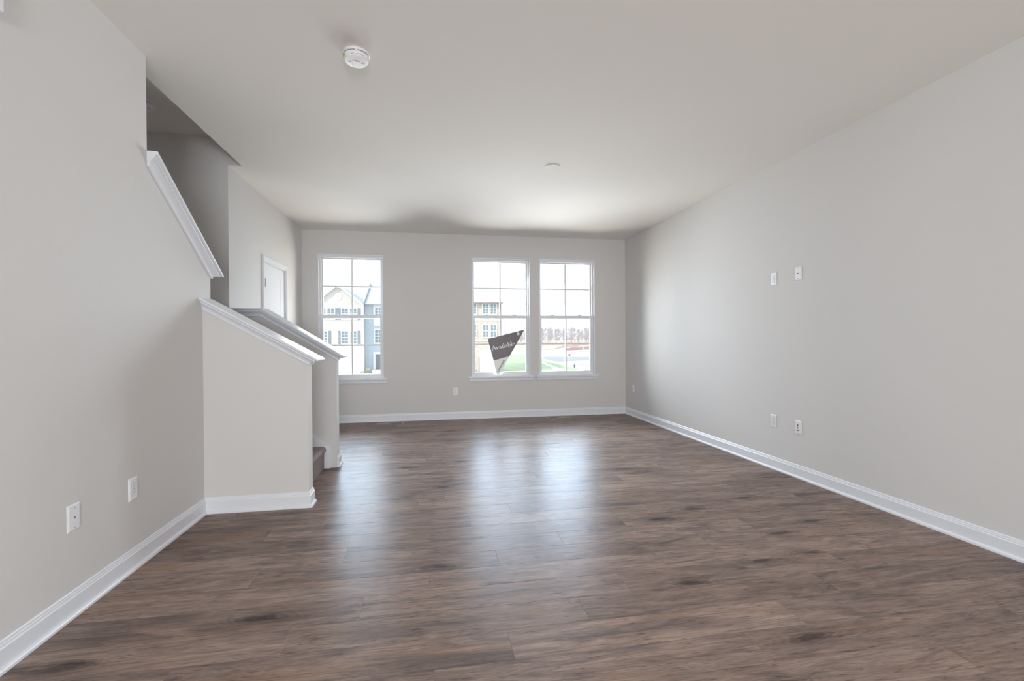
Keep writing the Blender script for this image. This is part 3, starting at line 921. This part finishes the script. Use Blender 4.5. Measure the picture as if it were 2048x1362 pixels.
def cream_house():
    FX, FY = -9.35, 52.0
    h = empty('cream_townhouse', (FX, FY, G), 'cream sided gabled townhouse seen through the left window', 'house')
    P = lambda x, y, z: (x - FX, y - FY, z - G)
    x0, x1, ze = -15.2, -6.80, 5.05
    b = MB().box(P(x0, 52, G), P(x1, 63, ze))
    b.prism([(-11.70 - FX, ze - G), (-7.00 - FX, ze - G), (FX - FX, 6.90 - G)], XZ, 0, 3.2)
    b.build('wall', M['cream'], h)
    # main roof, ridge along x
    r = MB()
    for s in (-1, 1):
        ye, yr = (52.15, 57.5) if s < 0 else (63.45, 57.5)
        r.prism([(ye - FY, ze - G), (yr - FY, 7.55 - G), (yr - FY, 7.70 - G), (ye - FY, ze + .15 - G)], YZ, x0 - FX - .2, x1 - FX)
    r.build('roof', M['roof'], h)
    r = MB()
    for s in (-1, 1):
        r.prism([(0, 6.95 - G), (s * 2.50, 4.92 - G), (s * 2.50, 5.05 - G), (0, 7.10 - G)], XZ, -.26, 5.0)
    r.build('gable_roof', M['roof'], h)
    for s in (-1, 1):
        MB().prism([(0, 6.88 - G), (s * 2.49, 4.86 - G), (s * 2.49, 5.06 - G), (0, 7.09 - G)], XZ, -.30, -.26).build('rake_board', M['xwhite'], h)
    MB().lathe([(.0, 0), (.37, 0), (.37, .05), (0, .06)], 32, lambda x, y, z: (x, -z - .0, 5.79 - G + y), False).build('gable_vent', M['xwhite'], h)
    W_ = lambda xa, xb, za, zb: ext_window(h, xa - FX, xb - FX, za - G, zb - G, 0)
    Sh = lambda xa, xb, za, zb: shutter(h, xa - FX, xb - FX, za - G, zb - G, 0)
    for xa, xb in ((-10.41, -9.76), (-8.98, -8.38), (-8.15, -7.52), (-11.2, -10.62)): W_(xa, xb, 3.42, 4.52)
    for xa, xb in ((-9.66, -9.39), (-9.35, -9.08), (-7.42, -7.12), (-11.62, -11.32)): Sh(xa, xb, 3.36, 4.56)
    for xa, xb in ((-11.1, -10.49), (-9.00, -8.39), (-8.14, -7.54), (-11.9, -11.3)): W_(xa, xb, .86, 2.14)
    for xa, xb in ((-10.41, -10.11), (-9.37, -9.09), (-7.44, -7.17), (-12.35, -12.05)): Sh(xa, xb, .80, 2.19)
    # garage door with four panel rows
    boxes('band', M['xwhite'], [(P(x0, 51.9, .46), P(x1, 52.02, .62)), (P(x1 - .14, 51.94, G), P(x1, 52.02, ze))], h)
    g = MB().box(P(-12.6, 51.94, G), P(-6.98, 52.01, .44))
    for k in range(4):
        z0_ = G + .06 + k * .67
        for j in range(8):
            xa = -12.5 + j * .69
            g.box(P(xa, 51.925, z0_ + .08), P(xa + .58, 51.94, z0_ + .56))
    g.build('garage_door', M['xwhite'], h)
cream_house()

def blue_house():
    FX, FY = -4.2, 52.9
    h = empty('blue_townhouse', (FX, FY, G), 'blue grey sided townhouse at the right edge of the left window', 'house')
    P = lambda x, y, z: (x - FX, y - FY, z - G)
    x0, x1, ze = -6.79, -1.6, 5.0
    MB().box(P(x0, FY, G), P(x1, 63, ze)).build('wall', M['blue'], h)
    r = MB()
    for s in (-1, 1):
        ye, yr = (52.3, 57.8) if s < 0 else (63.4, 57.8)
        r.prism([(ye - FY, ze - G), (yr - FY, 7.55 - G), (yr - FY, 7.72 - G), (ye - FY, ze + .17 - G)], YZ, x0 - FX + .05, x1 - FX + .3)
    r.build('roof', M['roof'], h)
    boxes('roof_flashing', M['shutter'], [], h) if False else None
    fl = MB(); fl.prism([(52.25 - FY, 5.18 - G), (57.8 - FY, 7.74 - G), (57.8 - FY, 7.90 - G), (52.25 - FY, 5.34 - G)], YZ, x0 - FX + .02, x0 - FX + .10)
    fl.build('roof_flashing', M['shutter'], h)
    boxes('bay_panel', M['xwhite'], [(P(-5.90, FY - .12, 2.75), P(-2.6, FY + .02, ze))], h)
    ext_window(h, -5.70 - FX, -5.05 - FX, 3.55 - G, 4.64 - G, -.12)
    ext_window(h, -5.74 - FX, -5.05 - FX, .95 - G, 2.30 - G, 0, .14)
    d = boxes('front_door', M['xdoor'], [(P(-5.72, FY - .03, -1.93), P(-4.80, FY + .02, -.31))], h)
    boxes('door_trim', M['xwhite'], [(P(-5.94, FY - .08, -1.95), P(-5.72, FY + .02, -.08)), (P(-4.80, FY - .08, -1.95), P(-4.58, FY + .02, -.08)), (P(-5.72, FY - .08, -.31), P(-4.80, FY + .02, -.08))], d)
    boxes('stoop', M['concrete'], [(P(-5.98, FY - 1.2, G), P(-4.3, FY, -1.95))], h)
blue_house()

def brick_house():
    FX, FY = 5.5, 52.0
    h = empty('brick_townhouse', (FX, FY, G), 'pale brick townhouse end seen through the middle window', 'house')
    P = lambda x, y, z: (x - FX, y - FY, z - G)
    x0, x1, ze = 1.0, 7.90, 5.22
    MB().box(P(x0, FY, G), P(x1, 62, ze)).build('wall', M['brick'], h)
    # hipped roof
    b = MB()
    e = [P(x0 - .3, 51.6, ze), P(x1 + .12, 51.6, ze), P(x1 + .12, 62.4, ze), P(x0 - .3, 62.4, ze)]
    t = [P(x0 - .3, 57, 7.95), P(7.45, 57, 7.95)]
    b.poly([e[0], e[1], t[1], t[0]]); b.poly([e[1], e[2], t[1]]); b.poly([e[2], e[3], t[0], t[1]]); b.poly([e[3], e[0], t[0]]); b.poly(e[::-1])
    bmesh.ops.remove_doubles(b.bm, verts=b.bm.verts, dist=1e-4)
    b.build('roof', M['roof'], h)
    boxes('gutter', M['post'], [(P(x0 - .3, 51.5, ze - .08), P(x1 + .12, 51.6, ze + .06))], h)
    for z0, z1 in ((4.05, 5.10), (1.50, 2.80)):
        for xa, xb in ((4.0, 4.5), (4.62, 5.12), (5.87, 6.47), (6.72, 7.31)):
            ext_window(h, xa - FX, xb - FX, z0 - G, z1 - G, 0)
    boxes('band', M['xwhite'], [(P(x0, 51.92, 1.0), P(x1, 52.02, 1.18)), (P(x0, 51.93, 3.3), P(x1, 52.02, 3.9))], h)
    g = MB().box(P(5.46, 51.94, G), P(7.5, 52.01, .17))
    for k in range(4):
        for j in range(3):
            g.box(P(5.54 + j * .66, 51.925, G + .10 + k * .61), P(5.54 + j * .66 + .56, 51.94, G + .55 + k * .61))
    g.build('garage_door', M['xwhite'], h)
    boxes('downspout', M['post'], [(P(7.80, 51.90, G), P(7.90, 51.99, ze - .1))], h)
brick_house()

# small things by the houses
p = empty('lamp_post', (5.32, 51.0, G - .06), 'thin brown post with white top beside the brick townhouse', 'post')
MB().tube((0, 0, 0), (0, 0, 1.75), .045, 8).build('post', M['post'], p)
MB().box((-.10, -.10, 1.75), (.10, .10, 2.02), .02).build('lantern', M['xwhite'], p)
def leafy(name, loc, rx, rz, n, m, label, cat, seed):
    rng = random.Random(seed)
    p = empty(name, loc, label, cat)
    b = MB()
    for _ in range(n):
        t = rng.random() * 2 * math.pi; ph = rng.random(); r = rx * math.sqrt(rng.random()) * (1 - .5 * ph)
        c = Vector((r * math.cos(t), r * math.sin(t), rz * ph))
        u = Vector((rng.uniform(-1, 1), rng.uniform(-1, 1), rng.uniform(-.3, 1))).normalized()
        w = u.orthogonal().normalized(); s = .07
        b.poly([c, c + u * s + w * s * .5, c + u * 2 * s, c + u * s - w * s * .5])
    b.build('foliage', m, p)
    st = MB()
    for k in range(6):
        t = k * 1.05
        st.tube((0, 0, 0), (rx * .5 * math.cos(t), rx * .5 * math.sin(t), rz * .7), .015, 5)
    st.build('stem', M['post'], p)
    return p
leafy('shrub', (-6.38, 51.6, G - .06), .24, .58, 320, M['shrub'], 'yellow green shrub at the foot of the blue townhouse', 'shrub', 5)
leafy('low_shrub', (4.72, 50.6, G - .06), .45, .45, 320, M['shrub'], 'low yellow shrub at the foot of the brown post', 'shrub', 9)

# ball-shaped hose reel beside the shrub
hr = empty('hose_reel', (-6.90, 51.4, G - .06), 'small round hose reel standing by the cream townhouse corner', 'hose reel')
MB().lathe([(.10, -.05), (.17, -.05), (.17, .05), (.10, .05), (.10, -.05)], 20, lambda x, y, z: (x, z, .22 + y), False).build('reel', M['shutter'], hr)
MB().box((-.14, -.06, 0), (.14, .06, .05)).build('base', M['shutter'], hr)

st = empty('stop_sign', (22.8, 75.4, G - .06), 'small red traffic sign on a white post by the road', 'sign')
MB().tube((0, 0, 0), (0, 0, 1.45), .06, 8).build('post', M['xwhite'], st)
MB().prism([(.21 * math.cos(math.radians(22.5 + 45 * k)), 1.0 + .21 * math.sin(math.radians(22.5 + 45 * k))) for k in range(8)], XZ, -.09, -.065).build('sign_face', M['stopred'], st)
HS = 0.75
hy = empty('fire_hydrant', (17.9, 57.0, G - .06), 'small dark fire hydrant on the bright pavement', 'hydrant')
hy.scale = (HS, HS, HS)
MB().lathe([(0, 0), (.16, 0), (.16, .05), (.11, .06), (.11, .42), (.14, .44), (.12, .52), (.05, .60), (0, .61)], 14, lambda x, y, z: (x, y, z), False).build('body', M['hydrant'], hy)
MB().tube((-.19, 0, .34), (.19, 0, .34), .05, 8).build('outlet_caps', M['hydrant'], hy)

# fence: pickets in a run
fe = empty('red_fence', (43.3, 146.1, G - .06), 'red brown picket fence across the far side of the road', 'fence')
run = Vector((17.0, 17.8, 0)); ln = run.length; dr = run.normalized()
pk = MB(); yaw = math.atan2(dr.y, dr.x)
k = 0
while k * .32 < ln:
    if int(k * .32 / 3.2) % 4 != 3 or (k % 10) < 7:
        c = dr * (k * .32)
        top = .75 + .35 * min(1, (k * .32) / 6)
        q = Matrix.Translation(c) @ Matrix.Rotation(yaw, 4, 'Z')
        vs = [q @ Vector(v) for v in ((-.12, -.02, 0), (.12, -.02, 0), (.12, -.02, top), (0, -.02, top + .08), (-.12, -.02, top))]
        ws = [q @ Vector(v) for v in ((-.12, .02, 0), (.12, .02, 0), (.12, .02, top), (0, .02, top + .08), (-.12, .02, top))]
        pk.loft([vs, ws], True, True)
    k += 1
pk.build('pickets', M['fence'], fe)
rl = MB()
for z in (.25, .62): rl.tube(dr * 0 + Vector((0, .05, z)), dr * ln + Vector((0, .05, z)), .05, 6)
rl.build('rail', M['fence'], fe)

# bare trees along the horizon
def tree_mesh(seed, hgt):
    """upright bare crown about 3 m wide: trunk, limbs and a haze of fine twigs"""
    rng = random.Random(seed)
    tr, tw = MB(), MB()
    tr.tube((0, 0, 0), (0, 0, hgt * .86), .16, 6, .04)
    for k in range(26):
        z0 = hgt * rng.uniform(.06, .80)
        t = k * 2.4 + rng.random()
        reach = (1.5 - 1.1 * max(0, (z0 / hgt - .35) / .5)) * rng.uniform(.7, 1.05)
        a = Vector((0, 0, z0))
        b = a + Vector((math.cos(t) * reach, math.sin(t) * reach, reach * rng.uniform(.7, 1.2)))
        tr.tube(a, b, .05, 4, .02)
        for _ in range(13):
            p0 = a.lerp(b, rng.uniform(.3, 1))
            d = Vector((rng.uniform(-1, 1), rng.uniform(-1, 1), rng.uniform(-.1, 1.2)))
            p1 = p0 + d * rng.uniform(.35, .75)
            tw.tube(p0, p1, .026, 3, .012)
            for _ in range(3):
                q0 = p0.lerp(p1, rng.uniform(.3, 1))
                tw.tube(q0, q0 + Vector((rng.uniform(-1, 1), rng.uniform(-1, 1), rng.uniform(-.2, .9))) * rng.uniform(.2, .45), .018, 3, .01)
    return tr, tw
protos = []
TL = 'bare grey winter tree in the hazy tree line beyond the clay field'
TG = 'bare trees along the horizon'
rng = random.Random(21)
spots = []
for row in range(5):
    ty = 220 + row * 6.5
    x = 25.0 + row * 0.72
    while x < 84 + row * 3:
        spots.append((x + rng.uniform(-.3, .3), ty + rng.uniform(-.8, .8)))
        x += rng.uniform(3.7, 4.2)
for i, (tx, ty) in enumerate(spots):
    base_z = -.5 + max(0, (ty - 232)) * .0074 - max(0, 232 - ty) * .028 - .1
    want = 5.2 + min(1, max(0, (tx - 38) / 14)) * 3.6 + rng.uniform(-.9, .9)
    if i < 4:
        p = empty('bare_tree', (tx, ty, base_z), TL, 'tree', TG)
        tr, tw = tree_mesh(40 + i, 8.6)
        kids = [tr.build('trunk', M['bark'], p), tw.build('twigs', M['bark'], p)]
        protos.append((p, kids))
    else:
        src, kids = protos[i % 4]
        p = src.copy(); COL.objects.link(p)
        for kd in kids:
            c = kd.copy(); COL.objects.link(c); c.parent = p
        p.location = (tx, ty, base_z)
    p.rotation_euler = (0, 0, rng.random() * 6.28)
    s = want / 8.6
    p.scale = (1, 1, s)
